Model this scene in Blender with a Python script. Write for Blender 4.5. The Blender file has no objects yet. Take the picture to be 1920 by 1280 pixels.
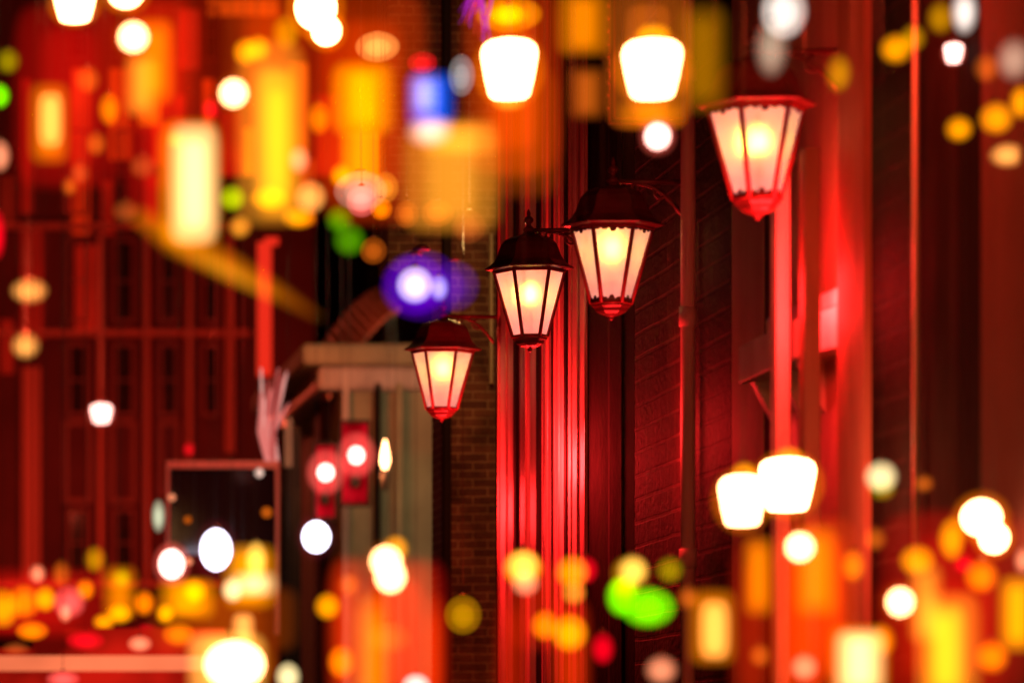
import bpy, bmesh, math, random
from mathutils import Vector
random.seed(7)
S = bpy.context.scene
COL = S.collection

# ------------------------------------------------------------------ camera, world, exposure
F = 8000.0                    # focal length in photo pixels (150 mm on a 36 mm sensor, 1920 px wide)
VX, VY, EYE = -180.0, 1430.0, 1.6
FOCUS, APERTURE = 12.4, .044      # where the street vanishes in the photo, eye height
cam_d = bpy.data.cameras.new('camera')
cam = bpy.data.objects.new('camera', cam_d); COL.objects.link(cam)
cam.location = (0, 0, EYE); cam.rotation_euler = (math.pi/2, 0, 0)
cam_d.sensor_width = 36; cam_d.lens = 36*F/1920
cam_d.shift_x = (960-VX)/1920; cam_d.shift_y = (VY-640)/1920
cam_d.clip_start = 0.05; cam_d.clip_end = 500
cam_d.dof.use_dof = True; cam_d.dof.focus_distance = FOCUS
cam_d.dof.aperture_fstop = .150/APERTURE
S.camera = cam
w = bpy.data.worlds.new("World"); S.world = w; w.use_nodes = True
bg = w.node_tree.nodes['Background']
sky = w.node_tree.nodes.new('ShaderNodeTexSky'); sky.sky_type = 'NISHITA'; sky.sun_disc = False
sky.sun_elevation = math.radians(-8); sky.sun_rotation = math.radians(200)
w.node_tree.links.new(sky.outputs[0], bg.inputs[0]); bg.inputs[1].default_value = 0.05
S.view_settings.view_transform = 'Standard'; S.view_settings.look = 'None'
S.view_settings.exposure = 0; S.view_settings.gamma = 1
S.cycles.use_denoising = True
S.cycles.use_adaptive_sampling = False
S.cycles.max_bounces = 5; S.cycles.diffuse_bounces = 3; S.cycles.transparent_max_bounces = 64; S.cycles.volume_bounces = 0
S.cycles.caustics_reflective = False; S.cycles.caustics_refractive = False
S.cycles.sample_clamp_indirect = 4

def at(px, py, D):
    """world point seen at photo pixel (px,py) when it stands D metres down the street"""
    return Vector(((px-VX)*D/F, D, EYE+(VY-py)*D/F))

# ------------------------------------------------------------------ materials
MATS = {}
def mat(name, base=(.5,.5,.5), rough=.5, noise=0., nscale=8., bump=0., bscale=20., metal=0., spec=.5, coat=0., grime=None, stretch=(1,1,1)):
    if name in MATS: return MATS[name]
    m = bpy.data.materials.new(name); m.use_nodes = True; MATS[name] = m
    nt = m.node_tree; b = nt.nodes['Principled BSDF']
    b.inputs['Base Color'].default_value = (*base, 1); b.inputs['Roughness'].default_value = rough
    b.inputs['Metallic'].default_value = metal; b.inputs['Specular IOR Level'].default_value = spec
    b.inputs['Coat Weight'].default_value = coat
    tc = nt.nodes.new('ShaderNodeTexCoord'); mp = nt.nodes.new('ShaderNodeMapping')
    mp.inputs['Scale'].default_value = stretch
    nt.links.new(tc.outputs['Object'], mp.inputs[0])
    if noise:
        n = nt.nodes.new('ShaderNodeTexNoise'); n.inputs['Scale'].default_value = nscale; n.inputs['Detail'].default_value = 6
        nt.links.new(mp.outputs[0], n.inputs['Vector'])
        cr = nt.nodes.new('ShaderNodeValToRGB')
        g = grime or tuple(c*(1-noise) for c in base)
        cr.color_ramp.elements[0].color = (*g, 1); cr.color_ramp.elements[0].position = .35
        cr.color_ramp.elements[1].color = (*base, 1); cr.color_ramp.elements[1].position = .62
        nt.links.new(n.outputs['Fac'], cr.inputs[0]); nt.links.new(cr.outputs[0], b.inputs['Base Color'])
        rr = nt.nodes.new('ShaderNodeMapRange'); rr.inputs['To Min'].default_value = min(1, rough+.2); rr.inputs['To Max'].default_value = max(.05, rough-.08)
        nt.links.new(n.outputs['Fac'], rr.inputs['Value']); nt.links.new(rr.outputs[0], b.inputs['Roughness'])
    if bump:
        n2 = nt.nodes.new('ShaderNodeTexNoise'); n2.inputs['Scale'].default_value = bscale; n2.inputs['Detail'].default_value = 8
        nt.links.new(mp.outputs[0], n2.inputs['Vector'])
        bp = nt.nodes.new('ShaderNodeBump'); bp.inputs['Strength'].default_value = bump; bp.inputs['Distance'].default_value = .01
        nt.links.new(n2.outputs['Fac'], bp.inputs['Height']); nt.links.new(bp.outputs[0], b.inputs['Normal'])
    return m

def brick_mat(name, c1, c2, mortar, axis='X', rough=.75, sc=1.0):
    """courses 65 mm high; axis = the horizontal axis along which the bricks run"""
    m = bpy.data.materials.new(name); m.use_nodes = True; MATS[name] = m
    nt = m.node_tree; b = nt.nodes['Principled BSDF']
    tc = nt.nodes.new('ShaderNodeTexCoord'); sp = nt.nodes.new('ShaderNodeSeparateXYZ'); cb = nt.nodes.new('ShaderNodeCombineXYZ')
    nt.links.new(tc.outputs['Object'], sp.inputs[0])
    nz = nt.nodes.new('ShaderNodeTexNoise'); nz.inputs['Scale'].default_value = 3; nt.links.new(tc.outputs['Object'], nz.inputs['Vector'])
    ad = nt.nodes.new('ShaderNodeMath'); ad.operation = 'MULTIPLY_ADD'; ad.inputs[1].default_value = .012
    nt.links.new(nz.outputs['Fac'], ad.inputs[0]); nt.links.new(sp.outputs['Z'], ad.inputs[2])
    nt.links.new(sp.outputs[axis], cb.inputs['X']); nt.links.new(ad.outputs[0], cb.inputs['Y'])
    br = nt.nodes.new('ShaderNodeTexBrick'); nt.links.new(cb.outputs[0], br.inputs['Vector'])
    br.inputs['Scale'].default_value = 1/sc; br.inputs['Brick Width'].default_value = .22; br.inputs['Row Height'].default_value = .065
    br.inputs['Mortar Size'].default_value = .006; br.inputs['Mortar Smooth'].default_value = .3; br.inputs['Bias'].default_value = -.2
    br.inputs['Color1'].default_value = (*c1,1); br.inputs['Color2'].default_value = (*c2,1); br.inputs['Mortar'].default_value = (*mortar,1)
    so = nt.nodes.new('ShaderNodeTexNoise'); so.inputs['Scale'].default_value = 4.5; so.inputs['Detail'].default_value = 9; so.inputs['Roughness'].default_value = .7
    nt.links.new(tc.outputs['Object'], so.inputs['Vector'])
    sr = nt.nodes.new('ShaderNodeMapRange'); sr.inputs['From Min'].default_value = .35; sr.inputs['From Max'].default_value = .65; sr.inputs['To Min'].default_value = .25; sr.inputs['To Max'].default_value = 1.25
    nt.links.new(so.outputs['Fac'], sr.inputs['Value'])
    mu = nt.nodes.new('ShaderNodeVectorMath'); mu.operation = 'SCALE'
    nt.links.new(br.outputs['Color'], mu.inputs[0]); nt.links.new(sr.outputs[0], mu.inputs['Scale']); nt.links.new(mu.outputs[0], b.inputs['Base Color'])
    n2 = nt.nodes.new('ShaderNodeTexNoise'); n2.inputs['Scale'].default_value = 60; n2.inputs['Detail'].default_value = 6; nt.links.new(tc.outputs['Object'], n2.inputs['Vector'])
    mx = nt.nodes.new('ShaderNodeMath'); mx.operation = 'MULTIPLY_ADD'; mx.inputs[1].default_value = -1.6
    nt.links.new(br.outputs['Fac'], mx.inputs[0]); nt.links.new(n2.outputs['Fac'], mx.inputs[2])
    bp = nt.nodes.new('ShaderNodeBump'); bp.inputs['Strength'].default_value = .8; bp.inputs['Distance'].default_value = .008
    nt.links.new(mx.outputs[0], bp.inputs['Height']); nt.links.new(bp.outputs[0], b.inputs['Normal'])
    b.inputs['Roughness'].default_value = rough; b.inputs['Specular IOR Level'].default_value = .1
    return m

def glow(name, rgb, strength=1., alpha=1., var=0., mix=None, sc=10.):
    """something that gives off light; alpha < 1: a lit but see-through shade; var: uneven lit surface"""
    key = 'glow_'+name
    if key in MATS: return MATS[key]
    m = bpy.data.materials.new(key); m.use_nodes = True; MATS[key] = m
    nt = m.node_tree; nt.nodes.clear()
    out = nt.nodes.new('ShaderNodeOutputMaterial'); e = nt.nodes.new('ShaderNodeEmission')
    e.inputs[0].default_value = (*rgb, 1); e.inputs[1].default_value = strength
    last = e.outputs[0]
    if var:
        tc = nt.nodes.new('ShaderNodeTexCoord'); n = nt.nodes.new('ShaderNodeTexNoise'); n.inputs['Scale'].default_value = sc
        nt.links.new(tc.outputs['Object'], n.inputs['Vector'])
        cr = nt.nodes.new('ShaderNodeValToRGB'); cr.color_ramp.elements[0].position = .38; cr.color_ramp.elements[1].position = .62
        lo = mix or tuple(c*(1-var) for c in rgb)
        cr.color_ramp.elements[0].color = (*lo,1); cr.color_ramp.elements[1].color = (*rgb,1)
        nt.links.new(n.outputs['Fac'], cr.inputs[0]); nt.links.new(cr.outputs[0], e.inputs[0])
    if alpha < 1:
        t = nt.nodes.new('ShaderNodeBsdfTransparent'); mx = nt.nodes.new('ShaderNodeMixShader'); mx.inputs[0].default_value = alpha
        nt.links.new(t.outputs[0], mx.inputs[1]); nt.links.new(last, mx.inputs[2]); last = mx.outputs[0]
    nt.links.new(last, out.inputs[0])
    return m

# ------------------------------------------------------------------ mesh builder
class MB:
    def __init__(s): s.v = []; s.f = []; s.sm = []
    def add(s, vs, fs, smooth=False):
        o = len(s.v); s.v += [tuple(v) for v in vs]; s.f += [tuple(i+o for i in f) for f in fs]; s.sm += [smooth]*len(fs); return s
    def box(s, x0, x1, y0, y1, z0, z1):
        vs = [(x,y,z) for z in (z0,z1) for y in (y0,y1) for x in (x0,x1)]
        return s.add(vs, [(0,2,3,1),(4,5,7,6),(0,1,5,4),(2,6,7,3),(0,4,6,2),(1,3,7,5)])
    def prism(s, pts, z0, z1):
        n = len(pts)
        vs = [(x,y,z0) for x,y in pts]+[(x,y,z1) for x,y in pts]
        return s.add(vs, [tuple(range(n))[::-1], tuple(range(n,2*n))]+[(i,(i+1)%n,n+(i+1)%n,n+i) for i in range(n)])
    def prism_y(s, pts, y0, y1):          # outline in x,z given a thickness along y
        n = len(pts)
        vs = [(x,y0,z) for x,z in pts]+[(x,y1,z) for x,z in pts]
        return s.add(vs, [tuple(range(n)), tuple(range(n,2*n))[::-1]]+[(i,n+i,n+(i+1)%n,(i+1)%n) for i in range(n)])
    def lathe(s, prof, n=24, rot=0., c=(0,0,0), smooth=True, sx=1., sy=1.):
        vs = []; fs = []
        for r, z in prof:
            for k in range(n):
                a = rot+2*math.pi*k/n
                vs.append((c[0]+r*sx*math.cos(a), c[1]+r*sy*math.sin(a), c[2]+z))
        for i in range(len(prof)-1):
            for k in range(n):
                k2 = (k+1)%n
                fs.append((i*n+k, i*n+k2, (i+1)*n+k2, (i+1)*n+k))
        fs.append(tuple(range(n))[::-1]); fs.append(tuple((len(prof)-1)*n+k for k in range(n)))
        return s.add(vs, fs, smooth)
    def ell(s, rx, ry, rz, c=(0,0,0), n=24, m=14):
        return s.lathe([(math.sin(math.pi*max(.002,min(.998,i/m))), -rz*math.cos(math.pi*i/m)) for i in range(m+1)], n, 0, c, True, rx, ry)
    def tube(s, pts, r, n=8):
        pts = [Vector(p) for p in pts]; rs = r if isinstance(r, (list,tuple)) else [r]*len(pts)
        vs = []; fs = []
        up = None
        for i, p in enumerate(pts):
            d = (pts[min(i+1,len(pts)-1)]-pts[max(i-1,0)]).normalized()
            if up is None: up = Vector((0,0,1)) if abs(d.z) < .9 else Vector((1,0,0))
            a = d.cross(up).normalized(); b = a.cross(d).normalized(); up = b
            for k in range(n):
                t = 2*math.pi*k/n
                vs.append(p+(a*math.cos(t)+b*math.sin(t))*rs[i])
        for i in range(len(pts)-1):
            for k in range(n):
                fs.append((i*n+k, i*n+(k+1)%n, (i+1)*n+(k+1)%n, (i+1)*n+k))
        fs.append(tuple(range(n))[::-1]); fs.append(tuple((len(pts)-1)*n+k for k in range(n)))
        return s.add(vs, fs, True)
    def build(s, name, m, parent=None, loc=(0,0,0), bevel=0):
        me = bpy.data.meshes.new(name); me.from_pydata(s.v, [], s.f); me.validate()
        bm = bmesh.new(); bm.from_mesh(me); bmesh.ops.recalc_face_normals(bm, faces=bm.faces); bm.to_mesh(me); bm.free()
        for p, sm in zip(me.polygons, s.sm): p.use_smooth = sm
        me.materials.append(m)
        o = bpy.data.objects.new(name, me); COL.objects.link(o); o.location = loc
        if parent: o.parent = parent
        if bevel:
            b = o.modifiers.new('bevel', 'BEVEL'); b.width = bevel; b.segments = 2; b.limit_method = 'ANGLE'
        return o
def tag(o, label, cat, group=None):
    o['label'] = label; o['category'] = cat
    if group: o['group'] = group
    return o
def empty(name, loc, label, cat, group=None):
    o = bpy.data.objects.new(name, None); COL.objects.link(o); o.location = loc; o.empty_display_size = .1
    return tag(o, label, cat, group)
def lamp(name, loc, power, rgb, parent=None, radius=.03):
    d = bpy.data.lights.new(name, 'POINT'); d.energy = power; d.color = rgb; d.shadow_soft_size = radius
    o = bpy.data.objects.new(name, d); COL.objects.link(o); o.location = loc
    if parent: o.parent = parent
    return o

# ------------------------------------------------------------------ palette
BLACKIRON = mat('black_iron', (.03,.02,.02), .38, .3, 30, .15, 60, metal=.2)
WHITEPAINT = mat('white_gloss_paint', (.60,.50,.46), .42, .35, 9, .25, 40, spec=.3, stretch=(1,1,.25))
CREAM = mat('cream_render', (.40,.38,.24), .7, .25, 3, .2, 30)
DARKPAINT = mat('black_gloss_paint', (.02,.015,.015), .85, .2, 6, .1, 20, spec=.04)
REDPAINT = mat('worn_red_paint', (.45,.16,.12), .65, .45, 7, .5, 25, spec=.12, stretch=(1,1,.2))
DULLWALL = mat('dull_red_render', (.10,.028,.025), .8, .25, 2.5, .3, 25, spec=.1)
BROWNWOOD = mat('dark_brown_wood', (.035,.015,.012), .7, .3, 8, .2, 20, spec=.08, stretch=(1,1,.15))
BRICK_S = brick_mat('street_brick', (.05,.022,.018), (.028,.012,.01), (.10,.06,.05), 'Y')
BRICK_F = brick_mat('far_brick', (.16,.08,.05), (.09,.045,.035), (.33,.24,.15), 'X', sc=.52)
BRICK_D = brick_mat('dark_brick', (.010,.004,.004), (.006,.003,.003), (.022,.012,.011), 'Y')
GLASS = mat('dark_window_glass', (.012,.008,.01), .06, spec=.8)

# ------------------------------------------------------------------ the setting
g = MB().add([(-120,-60,0),(160,-60,0),(160,260,0),(-120,260,0)], [(0,1,2,3)]).build('street_paving', mat('paving', (.07,.06,.06), .35, .4, 1.5, .5, 12)); g['kind'] = 'structure'
g = MB().box(1.25, 2.02, -8, 26, .0, .12).build('pavement', mat('kerb_stone', (.16,.15,.14), .5, .3, 3, .4, 15)); g['kind'] = 'structure'

# ------------------------------------------------------------------ near facade, a row of houses on the right side of the street
BACK = 3.2; TOP = 7.0
def D_of(px, X): return X*F/(px-VX)
def strip(px_list, m, name, parent, z0=0., z1=TOP, bevel=0, back=BACK):
    """a length of facade: (px, X) corners left to right as seen; closed at the back"""
    pts = [(X, D_of(px, X)) for px, X in px_list]
    poly = pts+[(back, pts[-1][1]), (back, pts[0][1])]
    return MB().prism(poly, z0, z1).build(name, m, parent, bevel=bevel)
def steps(px0, px1, X0, pattern):
    """moulded profile between two pixels: pattern = (fraction, X offset)"""
    out = []; last = None
    for fr, dx in pattern:
        px = px0+(px1-px0)*fr; X = X0+dx
        if last is not None and abs(last-X) > 1e-6:      # a face turned to the viewer
            out.append(((last*F/D_of(px, last))+VX, last)); D = D_of(px, last); out.append((X*F/D+VX, X))
        else: out.append((px, X))
        last = X
    out2 = []
    for p in out:                                         # keep distances falling left to right
        if out2 and D_of(*p) > D_of(*out2[-1]): p = (p[1]*F/D_of(*out2[-1])+VX, p[1])
        out2.append(p)
    return out2

hA = empty('house', (2.05, 14, 0), 'house front with tall white fluted door surround between the two middle lanterns', 'house')
pat = [(0,0),(.03,0),(.03,.03),(.10,.03),(.10,0),(.16,0),(.16,.012),(.22,.012),(.22,.05),(.36,.05),(.36,.02),(.42,.02),(.42,-.005),(.52,-.005),(.52,.02),
       (.56,.02),(.56,-.02),(.60,-.02),(.60,0),(.64,0),(.64,-.015),(.68,-.015),(.68,.01),(.72,.01),(.72,-.01),(.84,-.01),(.84,.015),(.88,.015),(.88,0),(.92,0),(.92,.015),(.96,.015),(.96,-.01),(1,-.01)]
def shift(o, loc):
    for v in o.data.vertices: v.co -= Vector(loc)
    return o
def part(o, root): shift(o, root.location); return o
rs = random.Random(3); pat = [(0,0)]; q = 0.; up = True
while q < .98:
    wd = rs.choice((.05,.08,.03,.012)) if q < .5 else rs.choice((.008,.012,.02,.03)); off = rs.uniform(.004,.010)*(1 if up else -1); up = not up
    pat += [(min(q,1),off),(min(q+wd,1),off)]; q += wd
pat.append((1,-.005))
part(strip(steps(930,1103,2.045,pat), WHITEPAINT, 'door_surround', hA), hA)
BEAD = mat('gloss_red_white_bead', (.66,.40,.34), .16, .3, 14, .3, 60, coat=.5, stretch=(1,1,.3))
for px, r, m_ in ((936,.006,BEAD),(950,.004,BEAD),(986,.0035,BEAD),(1027,.007,BEAD),(1040,.0035,BEAD),(1049,.0045,BEAD),(1072,.004,BEAD),(1083,.0035,BEAD),(1099,.0055,BEAD)):
    D_ = D_of(px, 2.036); part(MB().tube([(2.036,D_,0),(2.036,D_,TOP)], r, 12).build('bead_moulding', m_, hA), hA)
for px0, px1 in ((962,967),(1005,1012),(1033,1036),(1057,1061)):
    D0, D1 = D_of(px0, 2.030), D_of(px1, 2.030); part(MB().box(2.030, 2.05, D1, D0, 0, TOP).build('groove_shade_strip', DARKPAINT, hA), hA)  # flat dark strips put in for the shade of grooves
part(strip([(1104,2.04),(1140,2.04),(1143,2.035),(1165,2.035),(1168,2.04),(1189,2.04)], mat('matt_black_paint', (.006,.004,.004), .9, .3, 7, .2, 30, spec=.03), 'door', hA), hA)

hB = empty('house', (2.05, 11.4, 0), 'narrow brick house front with pale red-lit drainpipe beside the second largest lantern', 'house')
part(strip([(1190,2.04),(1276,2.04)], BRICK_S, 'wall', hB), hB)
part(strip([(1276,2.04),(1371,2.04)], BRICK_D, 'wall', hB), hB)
pipe = MB(); pc = at(1290, 0, 10.95); pr = .019
pipe.tube([(pc.x,10.95,0),(pc.x,10.95,TOP)], pr, 16)
for z in (2.1, 2.72, 3.35, 4.2): pipe.tube([(pc.x,10.95,z),(pc.x,10.95,z+.05)], pr*1.22, 16)
part(pipe.build('drainpipe', WHITEPAINT, hB), hB)

hC = empty('house', (2.05, 9.8, 0), 'pale painted house front with projecting window box frame below the largest lantern', 'house')
part(strip([(1372,2.035),(1432,2.035)], CREAM, 'wall', hC), hC)
part(strip([(1433,2.035),(1450,2.035)], DARKPAINT, 'reveal_shade_strip', hC), hC)  # dark strip flush with the wall, painted as a shaded recess
part(strip([(1451,2.03),(1600,2.03)], mat('orange_board', (.5,.26,.16), .45, .25, 5, .3, 25, stretch=(1,1,.2)), 'boarding', hC), hC)
part(strip(steps(1572,1632,1.99,[(0,0),(.12,0),(.12,.02),(.3,.02),(.3,-.01),(.5,-.01),(.5,.015),(.62,.015),(.62,-.015),(.8,-.015),(.8,.01),(1,.01)]), REDPAINT, 'pilaster', hC), hC)
win = MB(); win.v
fr = MB()
for px, ww, X, zt, pm in ((1466, .032, 1.92, 2.93, WHITEPAINT), (1522, .034, 1.92, 2.90, REDPAINT)):
    D = D_of(px, X)
    part(MB().box(X-ww/2, X+ww/2, D-.012, D+.05, 1.0, zt).build('window_post', pm, hC, bevel=.004), hC)
sl = MB(); zz = 2.50
sl.prism([(1.95,9.97),(1.95,9.36),(1.987,9.085),(2.13,9.085),(2.13,9.97)], zz-.015, zz+.072)
part(sl.build('window_hood', WHITEPAINT, hC, bevel=.004), hC)
for d0 in (9.90, 9.62, 9.40):
    part(MB().prism_y([(1.965, zz), (2.115, zz), (2.115, zz-.30)], d0, d0+.04).build('hood_bracket', WHITEPAINT, hC), hC)
sl = MB().prism([(1.995,9.12),(2.11,9.12),(2.11,9.9),(1.975,9.78)], zz+.074, zz+.12)
part(sl.build('hood_top_board', WHITEPAINT, hC, bevel=.01), hC)

hD = empty('house', (2.05, 8.4, 0), 'dark house front at the right edge with a thin downpipe', 'house')
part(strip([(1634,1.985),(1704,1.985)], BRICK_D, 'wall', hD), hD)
part(strip([(1705,1.98),(1796,1.98)], mat('recess_shade', (.014,.005,.005), .8, .3, 6, .2, 20, spec=.05), 'door', hD), hD)  # flush near-black panel put in for the shade of a recess
part(strip([(1797,1.978),(1838,1.978)], mat('matt_black_paint', (.006,.004,.004), .9, .3, 7, .2, 30, spec=.03), 'recess_strip', hD), hD)  # flush black strip, belongs to the same painted recess shade
part(strip([(1839,1.97),(1990,1.97),(2400,1.97)], DULLWALL, 'wall', hD), hD)
pp = at(1717, 0, 8.28)
part(MB().tube([(pp.x,8.28,0),(pp.x,8.28,TOP)], .0065, 10).build('downpipe', mat('pale_pipe', (.5,.3,.25), .3), hD), hD)

# ------------------------------------------------------------------ wall lanterns
s_ = .0015875
def Z(y): return (568-y)*s_
def frosted(hot):
    m = bpy.data.materials.new('frosted_glass'); m.use_nodes = True; nt = m.node_tree; nt.nodes.clear()
    out = nt.nodes.new('ShaderNodeOutputMaterial'); tr = nt.nodes.new('ShaderNodeBsdfTranslucent'); e = nt.nodes.new('ShaderNodeEmission')
    tc = nt.nodes.new('ShaderNodeTexCoord'); n = nt.nodes.new('ShaderNodeTexNoise'); n.inputs['Scale'].default_value = 45; n.inputs['Detail'].default_value = 8
    cr = nt.nodes.new('ShaderNodeValToRGB'); cr.color_ramp.elements[0].position = .3; cr.color_ramp.elements[1].position = .75
    cr.color_ramp.elements[0].color = (.76,.17,.14,1); cr.color_ramp.elements[1].color = (.95,.29,.25,1)
    nt.links.new(tc.outputs['Object'], n.inputs['Vector']); nt.links.new(n.outputs['Fac'], cr.inputs[0]); nt.links.new(cr.outputs[0], e.inputs[0])
    e.inputs[1].default_value = hot; tr.inputs[0].default_value = (.9,.9,.9,1)
    rf = nt.nodes.new('ShaderNodeBsdfRefraction'); rf.inputs['Roughness'].default_value = .8; rf.inputs['IOR'].default_value = 1.45; rf.inputs['Color'].default_value = (.9,.9,.9,1)
    mm = nt.nodes.new('ShaderNodeMixShader'); mm.inputs[0].default_value = .66; nt.links.new(tr.outputs[0], mm.inputs[1]); nt.links.new(rf.outputs[0], mm.inputs[2])
    a = nt.nodes.new('ShaderNodeAddShader'); nt.links.new(mm.outputs[0], a.inputs[0]); nt.links.new(e.outputs[0], a.inputs[1])
    nt.links.new(a.outputs[0], out.inputs[0]); return m
PANE = frosted(.78)
BULB = glow('bulb', (1.0,.58,.06), 27)
LANTIRON = mat('lantern_iron', (.15,.03,.035), .35, .3, 30, .2, 60, coat=.3)
def lantern(D, px, py, rot, label, scallop, armz=432, armlen=.2, scale=1.0, power=14., back=0., tilt=0., bz=548, lx=.06, lz=850):
    c = at(px, py, D)
    t = empty('wall_lantern', c, label, 'lantern', 'wall lanterns along the red-lit house fronts')
    t.scale = (scale,)*3; t.rotation_euler = (tilt*.6, tilt, 0)
    R = math.radians(rot); H = 6
    roof = MB().lathe([(r*s_, Z(y)) for r,y in ((66,509),(80,506),(84,504),(82,502),(74,497),(66,490),(60,480),(56,468),(52,458),(44,449),(30,443),(16,440),(12,438),(10,434))], H, R, smooth=False)
    roof.build('roof', LANTIRON, t, bevel=.0015)
    MB().lathe([(r*s_, Z(y)) for r,y in ((9,434),(11,431),(9,427),(5,424),(4,420),(8,416),(9,412),(7,408),(3,405),(4,401),(3,397),(.5,392))], 14).build('finial', LANTIRON, t)
    fr = MB()
    top, bot = 66*s_, 32*s_
    for k in range(6):
        a = R+k*math.pi/3; ca, sa = math.cos(a), math.sin(a)
        fr.tube([(top*ca, top*sa, Z(507)), (bot*ca, bot*sa, Z(632))], .0060, 6)
        b = R+(k+1)*math.pi/3
        fr.tube([(top*ca, top*sa, Z(510)), (top*math.cos(b), top*math.sin(b), Z(510))], .0055, 6)
        fr.tube([(bot*ca, bot*sa, Z(631)), (bot*math.cos(b), bot*math.sin(b), Z(631))], .0055, 6)
    fr.build('frame', mat('red_lit_iron', (.34,.035,.05), .4, .3, 30), t)  # red light on the bars is put into the iron colour
    for k in range(6):
        a = R+k*math.pi/3; b = a+math.pi/3; q = .975
        vs = [(top*q*math.cos(a), top*q*math.sin(a), Z(510)), (top*q*math.cos(b), top*q*math.sin(b), Z(510)), (bot*q*math.cos(b), bot*q*math.sin(b), Z(630)), (bot*q*math.cos(a), bot*q*math.sin(a), Z(630))]
        MB().add(vs, [(0,1,2,3)]).build('pane', PANE, t)
    if scallop:
        for yy, rr, sg in ((511, 1.0, -1), (629, .51, 1)):
            sc = MB()
            for k in range(6):
                a = R+k*math.pi/3; b = a+math.pi/3
                p0 = Vector((top*rr*math.cos(a), top*rr*math.sin(a), Z(yy))); p1 = Vector((top*rr*math.cos(b), top*rr*math.sin(b), Z(yy)))
                n = 5 if rr == 1 else 3
                nrm = Vector((math.cos((a+b)/2), math.sin((a+b)/2), 0))*.0015
                for j in range(n):
                    A = p0.lerp(p1, j/n); B = p0.lerp(p1, (j+1)/n); dz = Vector((0,0,sg*.009))
                    vs = [A, B, B+dz*.45, A.lerp(B,.72)+dz, A.lerp(B,.28)+dz, A+dz*.45]
                    if j == n//2: vs[3] += dz*.6; vs[4] += dz*.6
                    vs = [v+nrm for v in vs]; m2 = [v+nrm for v in vs]
                    sc.add(vs+m2, [(0,1,2,3,4,5),(11,10,9,8,7,6)]+[(i,(i+1)%6,6+(i+1)%6,6+i) for i in range(6)])
            sc.build('scalloped_trim', LANTIRON, t)
    MB().lathe([(r*s_, Z(y)) for r,y in ((30,631),(33,632),(33,636),(28,640),(25,645),(19,649),(10,652),(5,654),(4,658),(1,660))], H, R, smooth=False).build('base_cup', LANTIRON, t, bevel=.001)
    MB().ell(.019,.019,.026,(0,0,Z(bz))).build('bulb', BULB, t)
    MB().tube([(0,0,Z(629)),(0,0,Z(566))], .011, 10).build('bulb_holder', LANTIRON, t)
    arm = MB(); za = Z(armz)
    L = armlen
    arm.tube([(0,0,za),(L,0,za)], .0065, 10)
    arm.tube([(L*.30,0,za-.004)]+[(L*(.30+.62*u), 0, za-.004-.085*u*u) for u in (.2,.4,.6,.8,1.)], .0055, 8)
    cc = (L*.30, za-.016)
    arm.tube([(cc[0]+.012*math.cos(a)*(1-a*.07), 0, cc[1]+.012*math.sin(a)*(1-a*.07)) for a in [1.6+.5*i for i in range(11)]], .004, 6)
    arm.tube([(L*(.62)+.016*math.cos(a), 0, za-.026+.016*math.sin(a)) for a in [1.4+.5*i for i in range(10)]], .004, 6)
    arm.build('arm', LANTIRON, t)
    pl = MB().lathe([(.030,0),(.034,.003),(.034,.010),(.024,.018),(.012,.022)], 20)
    pl.v = [(L+.018-z, x, y*1.9) for x,y,z in pl.v]
    pl.build('wall_plate', LANTIRON, t, loc=(0,0,za-.045))
    lamp('red_bulb_light', (lx,back,Z(lz)), power*1.15, (1,.016,.016), t, .09)  # added red light outside the panes, reddens the walls; no bulb there
    return t
lantern(14.6, 829, 711, -11, 'smallest lit lantern, leftmost on its bracket in front of the brick wall', False, power=20, armlen=.19, tilt=.016, bz=545)
lantern(12.7, 993, 568, -4, 'sharp lit lantern with bell roof and pointed finial before the white fluted surround', False, power=44, back=.42, tilt=-.010, bz=550)
lantern(11.1, 1147, 496, -8, 'lit lantern with scalloped trim in front of the black door', True, power=11, tilt=.012, bz=541)
lantern(9.2, 1418, 286, 1, 'largest lit lantern with red glowing rim at the upper right', True, power=26, tilt=-.014, bz=553, lx=.08, lz=770, back=-.08)

# ------------------------------------------------------------------ far buildings where the street bends to the left
def rect(mb, x0, x1, y0, y1, D, thick=.1, proud=0.):
    a = at(x0, y1, D); b = at(x1, y0, D)
    return mb.box(a.x, b.x, D-proud-thick, D-proud, a.z, b.z)
# brick building facing the viewer
DE = 16.5
hE = empty('brick_wall', (2.2, DE, 0), 'tall brick wall with level courses and jutting upper part behind the smallest lantern', 'wall')
xa, xb = at(728,0,DE).x, at(829,0,DE).x; zj = at(0,560,DE).z
part(MB().prism_y([(xb,0),(3.2,0),(3.2,6.5),(xa,6.5),(xa,zj+.12),(xb,zj)], DE, DE+.32).build('wall', BRICK_F, hE), hE)
part(rect(MB(), 827, 843, -60, 1500, DE-.004, .07).build('drainpipe', DARKPAINT, hE, bevel=.02), hE)
part(rect(MB(), 917, 922, 440, 720, DE-.004, .03).build('batten', CREAM, hE), hE)
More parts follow.
